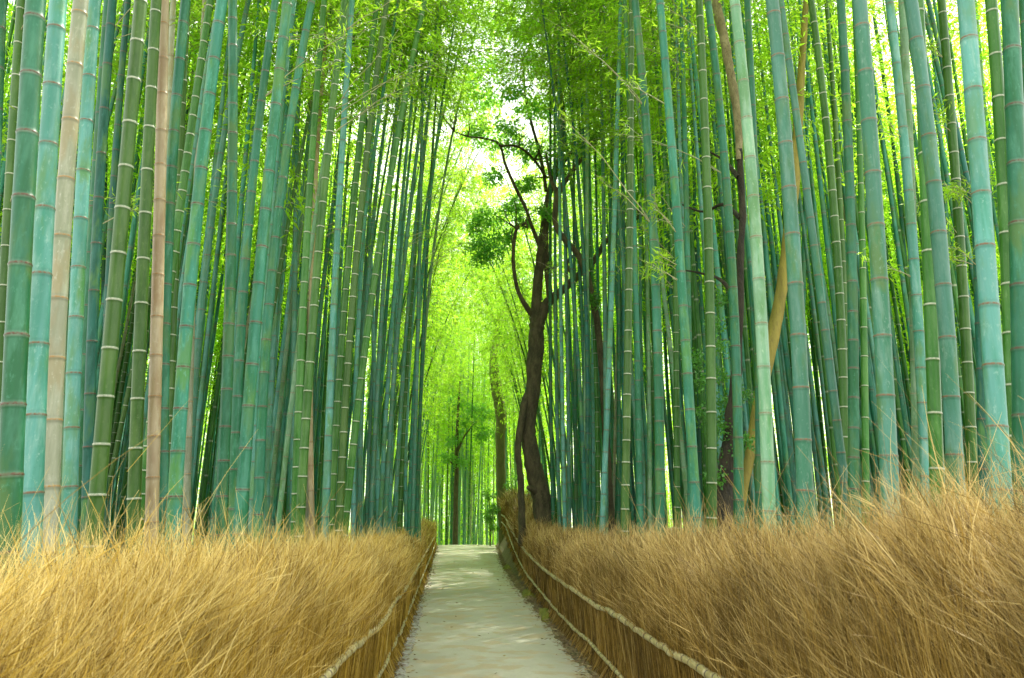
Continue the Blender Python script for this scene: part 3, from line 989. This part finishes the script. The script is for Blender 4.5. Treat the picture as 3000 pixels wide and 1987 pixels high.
tw = []
for sg_ in segs1[:8]:
    for _ in range(7):
        q_ = sg_[rt.integers(1, len(sg_))]
        if q_[1] > 860 or q_[2] > 34: continue
        x_, y_ = q_[0] + rt.normal(0, 4), q_[1] + rt.normal(0, 4)
        dY_ = q_[3] if len(q_) > 3 else 0
        a_ = rt.uniform(-2.9, -0.2); l_ = rt.uniform(35, 90)
        pts_ = [(q_[0], q_[1], 6, dY_)]
        for k_ in (0.35, 0.7, 1.0):
            a_ += rt.normal(0, 0.35)
            pts_.append((pts_[-1][0] + math.cos(a_) * l_ * 0.35, pts_[-1][1] + math.sin(a_) * l_ * 0.35, 5 - 3.5 * k_, dY_ + k_ * rt.normal(0, 0.4)))
        tw.append(pts_)
segs1 += tw


def rel(me, loc):
    a = np.empty(len(me.vertices) * 3, np.float32)
    me.vertices.foreach_get('co', a)
    a = a.reshape(-1, 3) - np.array(loc, np.float32)
    me.vertices.foreach_set('co', a.ravel())
    me.update()
    return me


link('trunk', rel(tree_mesh('forked_trunk', segs1, D1, M_BARK, rt, k=16), t1loc), t1)
cl1 = [(1430, 640, 60), (1475, 700, 48), (1400, 715, 42), (1445, 740, 34), (1500, 600, 46), (1390, 660, 34), (1520, 430, 52), (1580, 455, 40), (1440, 415, 40), (1390, 390, 32), (1640, 500, 42), (1700, 430, 55), (1760, 500, 50),
       (1610, 300, 50), (1500, 270, 48), (1560, 190, 52), (1650, 200, 50), (1700, 300, 50), (1820, 600, 46), (1880, 560, 40), (1830, 440, 50), (1530, 640, 32), (1640, 400, 40), (1600, 620, 22), (1410, 760, 26),
       (1540, 100, 60, 1), (1440, 190, 56, 1), (1420, 290, 50, .5), (1560, 320, 46), (1480, 380, 40), (1470, 60, 60, 2), (1600, 60, 60, 1), (1380, 230, 46, 2), (1690, 120, 56, 1), (1545, 540, 36), (1450, 520, 34, -.4)]
link('crown', rel(clump_leaves(cl1, D1, rt, 0.13, 0.05, M_ELEAF, 'evergreen_leaves', 0.9), t1loc), t1)

D2 = 17.2
t2 = empty('leaning_tree', at(1795, 1590, D2))
tag(t2, 'thin brown tree stem bending left between bamboo, right of the forked tree', 'tree')
segs2 = [[(1796, 1660, 36), (1793, 1590, 34), (1782, 1400, 30), (1770, 1200, 27), (1763, 1080, 26), (1748, 937, 26), (1723, 823, 28), (1705, 770, 27), (1690, 741, 25), (1660, 709, 24), (1628, 659, 24), (1629, 600, 26), (1640, 555, 26), (1665, 520, 20), (1700, 470, 14), (1750, 400, 9), (1800, 340, 5)],
         [(1634, 570, 18), (1612, 520, 10, .2), (1600, 450, 6, .3)]]
link('trunk', rel(tree_mesh('leaning_trunk', segs2, D2, M_BARK, rt, k=12), t2.location), t2)
link('crown', rel(clump_leaves([(1690, 430, 40), (1750, 390, 40), (1640, 440, 30), (1720, 840, 14), (1740, 880, 12)], D2, rt, 0.11, 0.045, M_ELEAF, 'leaning_leaves', 0.6), t2.location), t2)

D3 = 38.0
t3 = empty('tree_stump', at(1475, 1560, D3))
tag(t3, 'tall bare mossy trunk with broken top beside the far bend of the right fence', 'tree trunk')
segs3 = [[(1478, 1640, 32), (1475, 1560, 30), (1468, 1400, 27), (1466, 1300, 28), (1467, 1220, 32), (1455, 1140, 33), (1447, 1080, 28), (1448, 1020, 20), (1456, 970, 17), (1458, 925, 10)]]
link('trunk', rel(tree_mesh('bare_trunk', segs3, D3, M_BARKM, rt, k=14), t3.location), t3)
link('shoots', rel(clump_leaves([(1500, 1430, 26, -.4), (1512, 1400, 22, -.4), (1502, 1480, 20, -.4)], D3, rt, 0.11, 0.05, M_ELEAF, 'trunk_shoots', 0.5), t3.location), t3)

D4 = 44.0
t4 = empty('small_tree', at(1335, 1600, D4))
tag(t4, 'thin straight dark tree with leafy tiers at the far end of the path', 'tree')
segs4 = [[(1333, 1620, 17), (1335, 1500, 15), (1337, 1400, 13), (1339, 1280, 10), (1345, 1150, 6), (1350, 1100, 4)],
         [(1338, 1330, 7), (1360, 1280, 5), (1390, 1240, 3)], [(1338, 1370, 6), (1310, 1345, 3)]]
link('trunk', rel(tree_mesh('thin_trunk', segs4, D4, M_BARK, rt, k=8), t4.location), t4)
link('crown', rel(clump_leaves([(1380, 1235, 50), (1330, 1290, 30), (1425, 1270, 40), (1400, 1200, 36), (1340, 1180, 34), (1310, 1345, 22), (1355, 1355, 24), (1440, 1215, 30)], D4, rt, 0.17, 0.08, M_ELEAF, 'small_tree_leaves', 0.4), t4.location), t4)

t5 = empty('shrub', at(1432, 1560, 38))
tag(t5, 'small broadleaf evergreen shrub beside the end of the path', 'shrub')
link('stem', rel(tree_mesh('shrub_stem', [[(1436, 1600, 5), (1435, 1500, 4), (1430, 1440, 2)], [(1436, 1560, 4), (1446, 1480, 2)]], 38, M_BARK, rt, k=6), t5.location), t5)
link('foliage', rel(clump_leaves([(1432, 1450, 20), (1440, 1490, 22), (1430, 1520, 18), (1445, 1545, 16)], 38, rt, 0.13, 0.07, M_ELEAF, 'shrub_leaves', 0.5), t5.location), t5)

D6 = 11.2
t6 = empty('ivy_clad_tree', at(2120, 1520, D6))
tag(t6, 'blackish tree trunk hung with ivy among the right hand bamboo', 'tree')
segs6 = [[(2116, 1640, 74), (2120, 1520, 68), (2126, 1400, 60), (2135, 1300, 54), (2148, 1180, 48), (2160, 1050, 36), (2166, 900, 32), (2170, 740, 30), (2176, 640, 26), (2172, 540, 24), (2166, 440, 30)],
         [(2166, 470, 28), (2164, 380, 34), (2152, 280, 38), (2134, 180, 40), (2116, 90, 40), (2095, 0, 40), (2070, -120, 38), (2040, -300, 34)],
         [(2170, 640, 22), (2120, 600, 12, .5), (2060, 620, 8, .9), (2000, 600, 5, 1.2)], [(2165, 520, 16), (2120, 470, 9, .5), (2070, 440, 6, .8)],
         [(2165, 880, 20), (2110, 820, 10, .5), (2050, 800, 7, .8), (1990, 790, 4, 1.1)]]
me6 = tree_mesh('ivy_trunk', segs6[:1] + segs6[2:], D6, M_BARKB, rt, k=14, lump=0.2)
link('trunk', rel(me6, t6.location), t6)
link('upper_trunk', rel(tree_mesh('upper_trunk', segs6[1:2], D6, M_BARKP, rt, k=14, lump=0.1), t6.location), t6)
link('ivy', rel(clump_leaves([(2110, 1020, 26), (2105, 1100, 30), (2115, 1180, 30), (2108, 1260, 30), (2130, 1330, 26), (2100, 950, 24), (2112, 880, 18), (2180, 1160, 20), (2190, 1290, 18), (2095, 1400, 22), (2118, 1230, 28), (2040, 1050, 18), (2055, 1120, 18), (2045, 1210, 16)], D6, rt, 0.055, 0.035, M_IVY, 'ivy_leaves', 2.2), t6.location), t6)

D7 = 12.0
t7 = empty('yellow_tree', at(2150, 1560, D7))
tag(t7, 'leaning mustard yellow trunk curving up behind the right hand bamboo', 'tree')
segs7 = [[(2140, 1640, 40), (2152, 1560, 36), (2188, 1380, 38), (2213, 1230, 44), (2250, 1050, 50), (2285, 880, 48), (2308, 700, 52), (2328, 500, 46), (2345, 250, 34), (2358, 60, 28), (2366, -100, 22), (2370, -300, 14)]]
link('trunk', rel(tree_mesh('yellow_trunk', segs7, D7, M_YEL, rt, k=14, lump=0.12), t7.location), t7)


# ------------------------------------------------------------------ brushwood fences
def strands(n, y0, y1, face, sgn, htop, wbase, rng, mode, base_fn):
    """mode 'fringe': long tips raking up and along the path; 'thatch': upright stalks on the face"""
    nt0 = max(8, int(n / (38 if mode == 'fringe' else 26)))
    tid = rng.integers(0, nt0, n)
    ty = rng.uniform(y0, y1, nt0); tu = rng.uniform(0, 1, nt0); td = rng.uniform(0, 1, nt0)
    spr = 0.035 + 0.0022 * (y0 + y1) * 0.5
    oy = rng.normal(0, spr, n)
    yy = np.clip(ty[tid] + oy, y0 - 0.2, y1 + 0.1)
    X = interp(face, yy); B = base_fn(yy)
    H = np.interp(yy, *htop)
    if mode == 'fringe':     # tufts stand up unevenly
        H = H * (1 + 0.05 * np.sin(yy * 4.1 + 1) + 0.045 * np.sin(yy * 9.7) + 0.03 * np.sin(yy * 23 + 2))
    # clumps bend together
    tab = rng.normal(0, 1, (nt0, 6))
    cl = tab[tid]
    if mode == 'fringe':
        dep = np.clip(td[tid] + rng.normal(0, 0.07, n), 0, 1)
        up_ = np.clip(tu[tid] + rng.normal(0, 0.07, n), 0, 1)
        root_z = H * (0.42 + 0.46 * up_) + 0.04 * cl[:, 0]
        dep = np.clip(dep * (0.25 + 0.75 * up_) + 0.12 * up_, 0, 1)
        L = np.minimum((H - root_z) * 1.12 + 0.03, rng.uniform(0.16, 0.5, n)) * (1.0 + 0.22 * np.clip(cl[:, 4], -1.6, 2.2))
        lng = (rng.uniform(0, 1, n) > 0.86) & (up_ > 0.6) & (cl[:, 5] > 0.1)
        L = np.where(lng, L * rng.uniform(1.2, 1.85, n), L)
        x = X + sgn * (dep * 0.75 - 0.02)
        d = np.stack([sgn * (0.05 + 0.22 * (dep - 0.25)) - sgn * 0.10 * (dep < 0.2) + rng.normal(0, 0.27, n) + 0.20 * cl[:, 1],
                      0.20 + 0.34 * up_ + 0.26 * cl[:, 2] + rng.normal(0, 0.26, n) + oy * 2.2,
                      np.full(n, 0.95) + rng.normal(0, 0.12, n)], 1)
        curl = np.stack([sgn * rng.uniform(-0.15, 0.3, n), rng.uniform(-0.1, 0.45, n), -rng.uniform(0.0, 0.3, n)], 1)
    else:
        root_z = rng.uniform(0.0, 0.62, n) * H * 0.75
        L = rng.uniform(0.25, 0.6, n) * H * 0.75
        x = X - sgn * rng.uniform(-0.01, 0.05, n) - sgn * 0.02 * cl[:, 1]
        d = np.stack([-sgn * 0.03 + rng.normal(0, 0.04, n), rng.normal(0.05, 0.10, n) + 0.05 * cl[:, 2], np.ones(n)], 1)
        curl = np.stack([-sgn * rng.uniform(-0.02, 0.08, n), rng.normal(0, 0.06, n), np.zeros(n)], 1)
    d /= np.linalg.norm(d, axis=1, keepdims=True)
    P0 = np.stack([x, yy, B + root_z], 1)
    if mode == 'fringe':      # about a third are side twigs forking off a longer one
        ch = np.nonzero(rng.uniform(0, 1, n) < 0.42)[0]
        pa = rng.integers(0, n, len(ch))
        sf = rng.uniform(0.25, 0.85, len(ch))[:, None]
        P0[ch] = P0[pa] + d[pa] * L[pa, None] * sf + curl[pa] * L[pa, None] * sf ** 2 * 0.6
        d[ch] = d[pa] + rng.normal(0, 0.33, (len(ch), 3)); d[ch] /= np.linalg.norm(d[ch], axis=1, keepdims=True)
        L[ch] = L[pa] * rng.uniform(0.25, 0.6, len(ch)); tid[ch] = tid[pa]
    S = 4
    w = wbase * rng.uniform(0.6, 1.35, n)
    side = np.cross(d, rng.normal(0, 1, (n, 3))); side /= np.linalg.norm(side, axis=1, keepdims=True)
    V = np.empty((n, S * 2, 3)); ln = np.empty((n, S * 2))
    for i, s in enumerate(np.linspace(0, 1, S)):
        c = P0 + d * (L * s)[:, None] + curl * (L * s * s)[:, None] * 0.6
        ww = (w * (1 - 0.75 * s) * 0.5)[:, None]
        V[:, 2 * i] = c - side * ww; V[:, 2 * i + 1] = c + side * ww
        ln[:, 2 * i:2 * i + 2] = s
    if mode == 'thatch':
        zr = (V[:, :, 2] - B[:, None])
        V[:, :, 0] -= sgn * 0.16 * np.clip(0.20 - zr, 0, 0.2) / 0.2 * np.repeat(rng.uniform(0, 1, n)[:, None], S * 2, 1)
    b = np.arange(n)[:, None] * (S * 2)
    F = np.concatenate([b + np.array([[2 * i, 2 * i + 1, 2 * i + 3, 2 * i + 2]]) for i in range(S - 1)])
    lv = np.clip(rng.uniform(0, 1, n) * 0.85 + 0.22 * tab[tid, 3] + 0.05, 0, 1)
    return V.reshape(-1, 3), F, np.repeat(lv, S * 2), ln.ravel() * (1 if mode == 'fringe' else 0.4)


def stack(parts):
    V, F, A, B_ = [], [], [], []; nb = 0
    for v, f, a, b in parts:
        V.append(v); F.append(f + nb); A.append(a); B_.append(b); nb += len(v)
    return np.vstack(V), np.vstack(F), np.concatenate(A), np.concatenate(B_)


def rail_mesh(pts, r, seed, name):
    """bundled split-bamboo rail: knobbly lengths with dark lashed joints"""
    rr = np.random.default_rng(seed)
    P = catmull(pts, 40)
    s = np.concatenate([[0], np.cumsum(np.linalg.norm(np.diff(P, axis=0), axis=1))])
    tot = s[-1]
    j = [0.0]
    while j[-1] < tot - 0.3: j.append(j[-1] + rr.uniform(0.12, 0.20))
    JD = []
    V, F, M = [], [], []; nb = 0
    Vt, Ft = [], []; nt_ = 0
    off = rr.normal(0, 0.006, (len(j), 3))
    for a in range(len(j) - 1):
        u = np.array([0, 0.055, 0.08, 0.16, 0.4, 0.6, 0.84, 0.92, 0.945, 1.0])
        prof = np.array([0.66, 0.74, 0.98, 1.07, 0.96, 0.96, 1.07, 0.98, 0.74, 0.66])
        JD.extend(np.repeat([1, 1, 0.15, 0, 0, 0, 0, 0.15, 1, 1], 10))
        q = j[a] + (j[a + 1] - j[a]) * u
        q = np.clip(q, 0, tot)
        c = np.stack([np.interp(q, s, P[:, k]) for k in range(3)], 1)
        c += off[a] * (1 - u[:, None]) + off[a + 1] * u[:, None]
        v, f = tube_arrays(c, r * prof * rr.uniform(0.9, 1.1), 10, nb)
        V.append(v); F.append(f); nb += len(v)
    return mesh_np(name, np.vstack(V), np.vstack(F), M_RAIL, {'jd': JD})


def fence(name, label, face, sgn, y0, y1, htop, mat, seed, base_fn, dens):
    root = empty(name, (float(interp(face, 6)), 6, 0))
    tag(root, label, 'fence', 'brushwood fences along the path')
    off = np.array(root.location)
    rr = np.random.default_rng(seed)
    # packed core
    ys = np.arange(y0, y1, 0.12)
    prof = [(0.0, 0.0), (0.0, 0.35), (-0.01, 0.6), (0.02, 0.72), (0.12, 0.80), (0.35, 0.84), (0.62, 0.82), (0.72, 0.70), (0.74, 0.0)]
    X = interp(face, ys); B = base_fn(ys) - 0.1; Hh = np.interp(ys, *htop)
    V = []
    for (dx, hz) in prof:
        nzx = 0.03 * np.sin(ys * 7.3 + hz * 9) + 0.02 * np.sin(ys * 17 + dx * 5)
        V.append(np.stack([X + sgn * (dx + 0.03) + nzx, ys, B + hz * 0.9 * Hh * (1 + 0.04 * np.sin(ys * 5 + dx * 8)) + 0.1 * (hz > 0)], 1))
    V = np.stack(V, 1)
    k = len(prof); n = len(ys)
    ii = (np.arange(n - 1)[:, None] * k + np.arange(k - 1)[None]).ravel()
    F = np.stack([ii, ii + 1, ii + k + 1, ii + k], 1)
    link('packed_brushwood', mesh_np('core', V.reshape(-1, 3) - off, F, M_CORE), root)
    yb = [y0, 2.2, 4, 7, 12, 20, y1]
    nf = [38000, 52000, 50000, 34000, 20000, 13000]
    wf = [0.0024, 0.0030, 0.0040, 0.0060, 0.0095, 0.017]
    parts = [strands(int(nf[i] * dens), yb[i], yb[i + 1], face, sgn, htop, wf[i], rr, 'fringe', base_fn) for i in range(6)]
    v, f, a, b = stack(parts)
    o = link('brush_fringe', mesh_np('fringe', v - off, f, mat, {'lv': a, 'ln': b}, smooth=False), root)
    nt_ = [2000, 8000, 16000, 16000, 9000, 5000]
    parts = [strands(int(nt_[i]), yb[i], yb[i + 1], face, sgn, htop, wf[i] * 1.3, rr, 'thatch', base_fn) for i in range(6)]
    v, f, a, b = stack(parts)
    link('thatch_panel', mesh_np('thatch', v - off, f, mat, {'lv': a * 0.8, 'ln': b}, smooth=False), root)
    return root, off


HTL = ([0, 2.4, 3.75, 6.7, 11, 18, 41], [1.46, 1.46, 1.43, 1.36, 1.22, 1.16, 1.25])
HTR = ([0, 2.9, 4.3, 7, 12, 18, 24, 34], [1.78, 1.70, 1.54, 1.43, 1.24, 1.20, 1.36, 1.62])
bl = lambda y: crest(y)
br_ = lambda y: bankR(y) + crest(y)
fl, offl = fence('brushwood_fence', 'golden brushwood fence with feathery top along the left side of the path', FL, -1, 0.7, 40.5, HTL, M_STRAWL, 21, bl, 1.0)
fr, offr = fence('brushwood_fence', 'tawny brushwood fence with feathery top climbing along the right side of the path', FR, 1, 0.7, 33.5, HTR, M_STRAWR, 22, br_, 1.0)


def rails(root, off, face, sgn, ys, hs, base_fn, r, seed, out, name='rail'):
    pts = [(float(interp(face, y)) - sgn * out, y, float(base_fn(y)) + h) for y, h in zip(ys, hs)]
    return link('rail', rel(rail_mesh(pts, r, seed, 'rail'), off), root)


ysl = [0.7, 2, 3, 4, 5, 6, 7.5, 9, 11, 14, 18, 23, 29, 36, 40.3]
rails(fl, offl, FL, -1, ysl, [0.72, .71, .72, .71, .69, .71, .66, .70, .66, .64, .66, .66, .68, .66, .66], bl, 0.027, 31, 0.09)
rails(fl, offl, FL, -1, ysl, [0.22, .22, .21, .22, .20, .22, .19, .21, .20, .20, .22, .22, .22, .22, .22], bl, 0.021, 32, 0.09)
ysr = [0.7, 2, 3, 4, 5, 6, 7.5, 9, 11, 14, 18, 21, 24, 27, 30, 33.2]
rails(fr, offr, FR, 1, ysr, [0.72, .71, .72, .70, .71, .69, .72, .68, .69, .67, .68, .66, .62, .60, .60, .6], br_, 0.027, 33, 0.09)
rails(fr, offr, FR, 1, ysr, [0.24, .22, .21, .24, .20, .22, .19, .22, .20, .22, .22, .24, .28, .30, .3, .3], br_, 0.021, 34, 0.09)


# ------------------------------------------------------------------ path edges: litter, stones, moss
def litter():
    r_ = np.random.default_rng(9)
    n = 15000
    yy = 2 + 38 * r_.uniform(0, 1, n) ** 1.7
    s = r_.choice([0, 1], n)
    e = np.where(s == 0, interp(PL, yy), interp(PR, yy))
    q = np.abs(r_.normal(0, 0.11, n)) - 0.14
    x = e - np.where(s == 0, -1, 1) * q
    sc = r_.uniform(0, 1, n) > 0.99
    x = np.where(sc, r_.uniform(-0.7, 1.1, n), x)
    P = np.stack([x, yy, crest(yy) + 0.022 + r_.uniform(0, 0.012, n)], 1)
    d = r_.normal(0, 1, (n, 3)); d[:, 2] *= 0.12
    v, f, lv = leaf_quads(P, d, r_.uniform(0.04, 0.09, n), r_.uniform(0.008, 0.018, n), r_)
    v[:, 2] = np.maximum(v[:, 2], np.repeat(crest(yy), 4) + 0.017)
    o = link('fallen_leaves', mesh_np('litter', v, f, M_LITTER, {'lv': lv}, smooth=False))
    tag(o, 'scattered dry bamboo leaves and twigs gathered along both path edges', 'leaf litter', kind='stuff')


litter()


def kerb():
    r_ = np.random.default_rng(19)
    import bmesh
    lab = 'flat grey edging stone half buried along the left path edge'
    y = 3.2
    while y < 15:
        l = r_.uniform(0.16, 0.30); w = r_.uniform(0.09, 0.14)
        bm = bmesh.new()
        bmesh.ops.create_cube(bm, size=1)
        for v in bm.verts:
            v.co.x *= w * r_.uniform(0.85, 1.1); v.co.y *= l * r_.uniform(0.88, 1.05); v.co.z *= 0.06
        bmesh.ops.bevel(bm, geom=bm.edges[:], offset=0.012, segments=2, affect='EDGES')
        me = bpy.data.meshes.new('edging_stone'); bm.to_mesh(me); bm.free()
        me.materials.append(M_STONE)
        o = link('edging_stone', me, None, (float(interp(PL, y)) + 0.03, y, -0.003))
        o.rotation_euler = (r_.normal(0, .02), r_.normal(0, .03), r_.normal(0, 0.08) + 0.02)
        tag(o, lab, 'stone', 'edging stones along the left path edge')
        y += l + r_.uniform(0.02, 0.12)


kerb()


def moss_mesh(name, cx, cy, rx, ry, h, seed):
    r_ = np.random.default_rng(seed)
    na, nr = 28, 9
    V = [(0, 0, h)]
    F3, F4 = [], []
    for i in range(1, nr + 1):
        q = i / nr
        for a in range(na):
            t_ = a / na * 6.283
            rr_ = q * (1 + 0.22 * math.sin(3 * t_ + seed) + 0.13 * math.sin(7 * t_))
            V.append((rx * rr_ * math.cos(t_), ry * rr_ * math.sin(t_), h * (1 - q * q) + r_.normal(0, 0.012) * (q < 0.95) - 0.01))
    for a in range(na): F3.append((0, 1 + a, 1 + (a + 1) % na))
    for i in range(nr - 1):
        for a in range(na):
            b = 1 + i * na
            F4.append((b + a, b + na + a, b + na + (a + 1) % na, b + (a + 1) % na))
    o = link('moss', mesh_np('moss', np.array(V), [np.array(F4), np.array(F3)], M_MOSS), None, (cx, cy, float(crest(cy))))
    return o


for i, (y_, s_) in enumerate([(13.2, 1), (16.5, 1), (24, 1)]):
    xx = float(interp(PR, y_)) + 0.10
    tag(moss_mesh('moss', xx, y_, 0.14, 0.7, 0.12, i + 2), ['nearest yellowish moss hump at the foot of the right fence', 'middle moss hump at the foot of the right fence',
        'farthest moss hump at the foot of the right fence by the bend'][i], 'moss')

# ------------------------------------------------------------------ light
SUN_EL = R(54); SUN_AZ = R(40)          # azimuth clockwise from the path direction
sd = bpy.data.lights.new('sun', 'SUN')
sd.energy = 4.5; sd.angle = R(0.6); sd.color = (1.0, 0.95, 0.86)
so = bpy.data.objects.new('sun', sd)
C.objects.link(so)
dirv = Vector((math.sin(SUN_AZ) * math.cos(SUN_EL), math.cos(SUN_AZ) * math.cos(SUN_EL), math.sin(SUN_EL)))
so.rotation_euler = dirv.to_track_quat('Z', 'Y').to_euler()

w = bpy.data.worlds.new('World')
SC.world = w
w.use_nodes = True
nt = w.node_tree
nt.nodes.clear()
wo = nt.nodes.new('ShaderNodeOutputWorld')
bg = nt.nodes.new('ShaderNodeBackground')
sky = nt.nodes.new('ShaderNodeTexSky')
sky.sky_type = 'NISHITA'
sky.sun_disc = False
sky.sun_elevation = SUN_EL
sky.sun_rotation = SUN_AZ
sky.air_density = 1.3
sky.dust_density = 2.5
# thin bright cloud over most of the sky
tcn = nt.nodes.new('ShaderNodeTexCoord')
nz = nt.nodes.new('ShaderNodeTexNoise'); nz.inputs['Scale'].default_value = 2.2; nz.inputs['Detail'].default_value = 5
nt.links.new(tcn.outputs['Generated'], nz.inputs['Vector'])
cl_ = ramp(nt, nz.outputs[0], 0.25, 0.6, 0.55, 0.95)
col = mixc(nt, cl_, sky.outputs[0], (9.0, 9.0, 8.8))
nt.links.new(col, bg.inputs[0])
bg.inputs[1].default_value = 0.12
nt.links.new(bg.outputs[0], wo.inputs[0])

SC.view_settings.view_transform = 'Standard'
SC.view_settings.look = 'None'
SC.view_settings.exposure = 1.56
SC.view_settings.gamma = 1
SC.render.engine = 'CYCLES'
cy = SC.cycles
cy.max_bounces = 8
cy.diffuse_bounces = 4
cy.glossy_bounces = 2
cy.transmission_bounces = 6
cy.transparent_max_bounces = 4
cy.sample_clamp_indirect = 6
cy.use_denoising = True
cy.use_adaptive_sampling = True
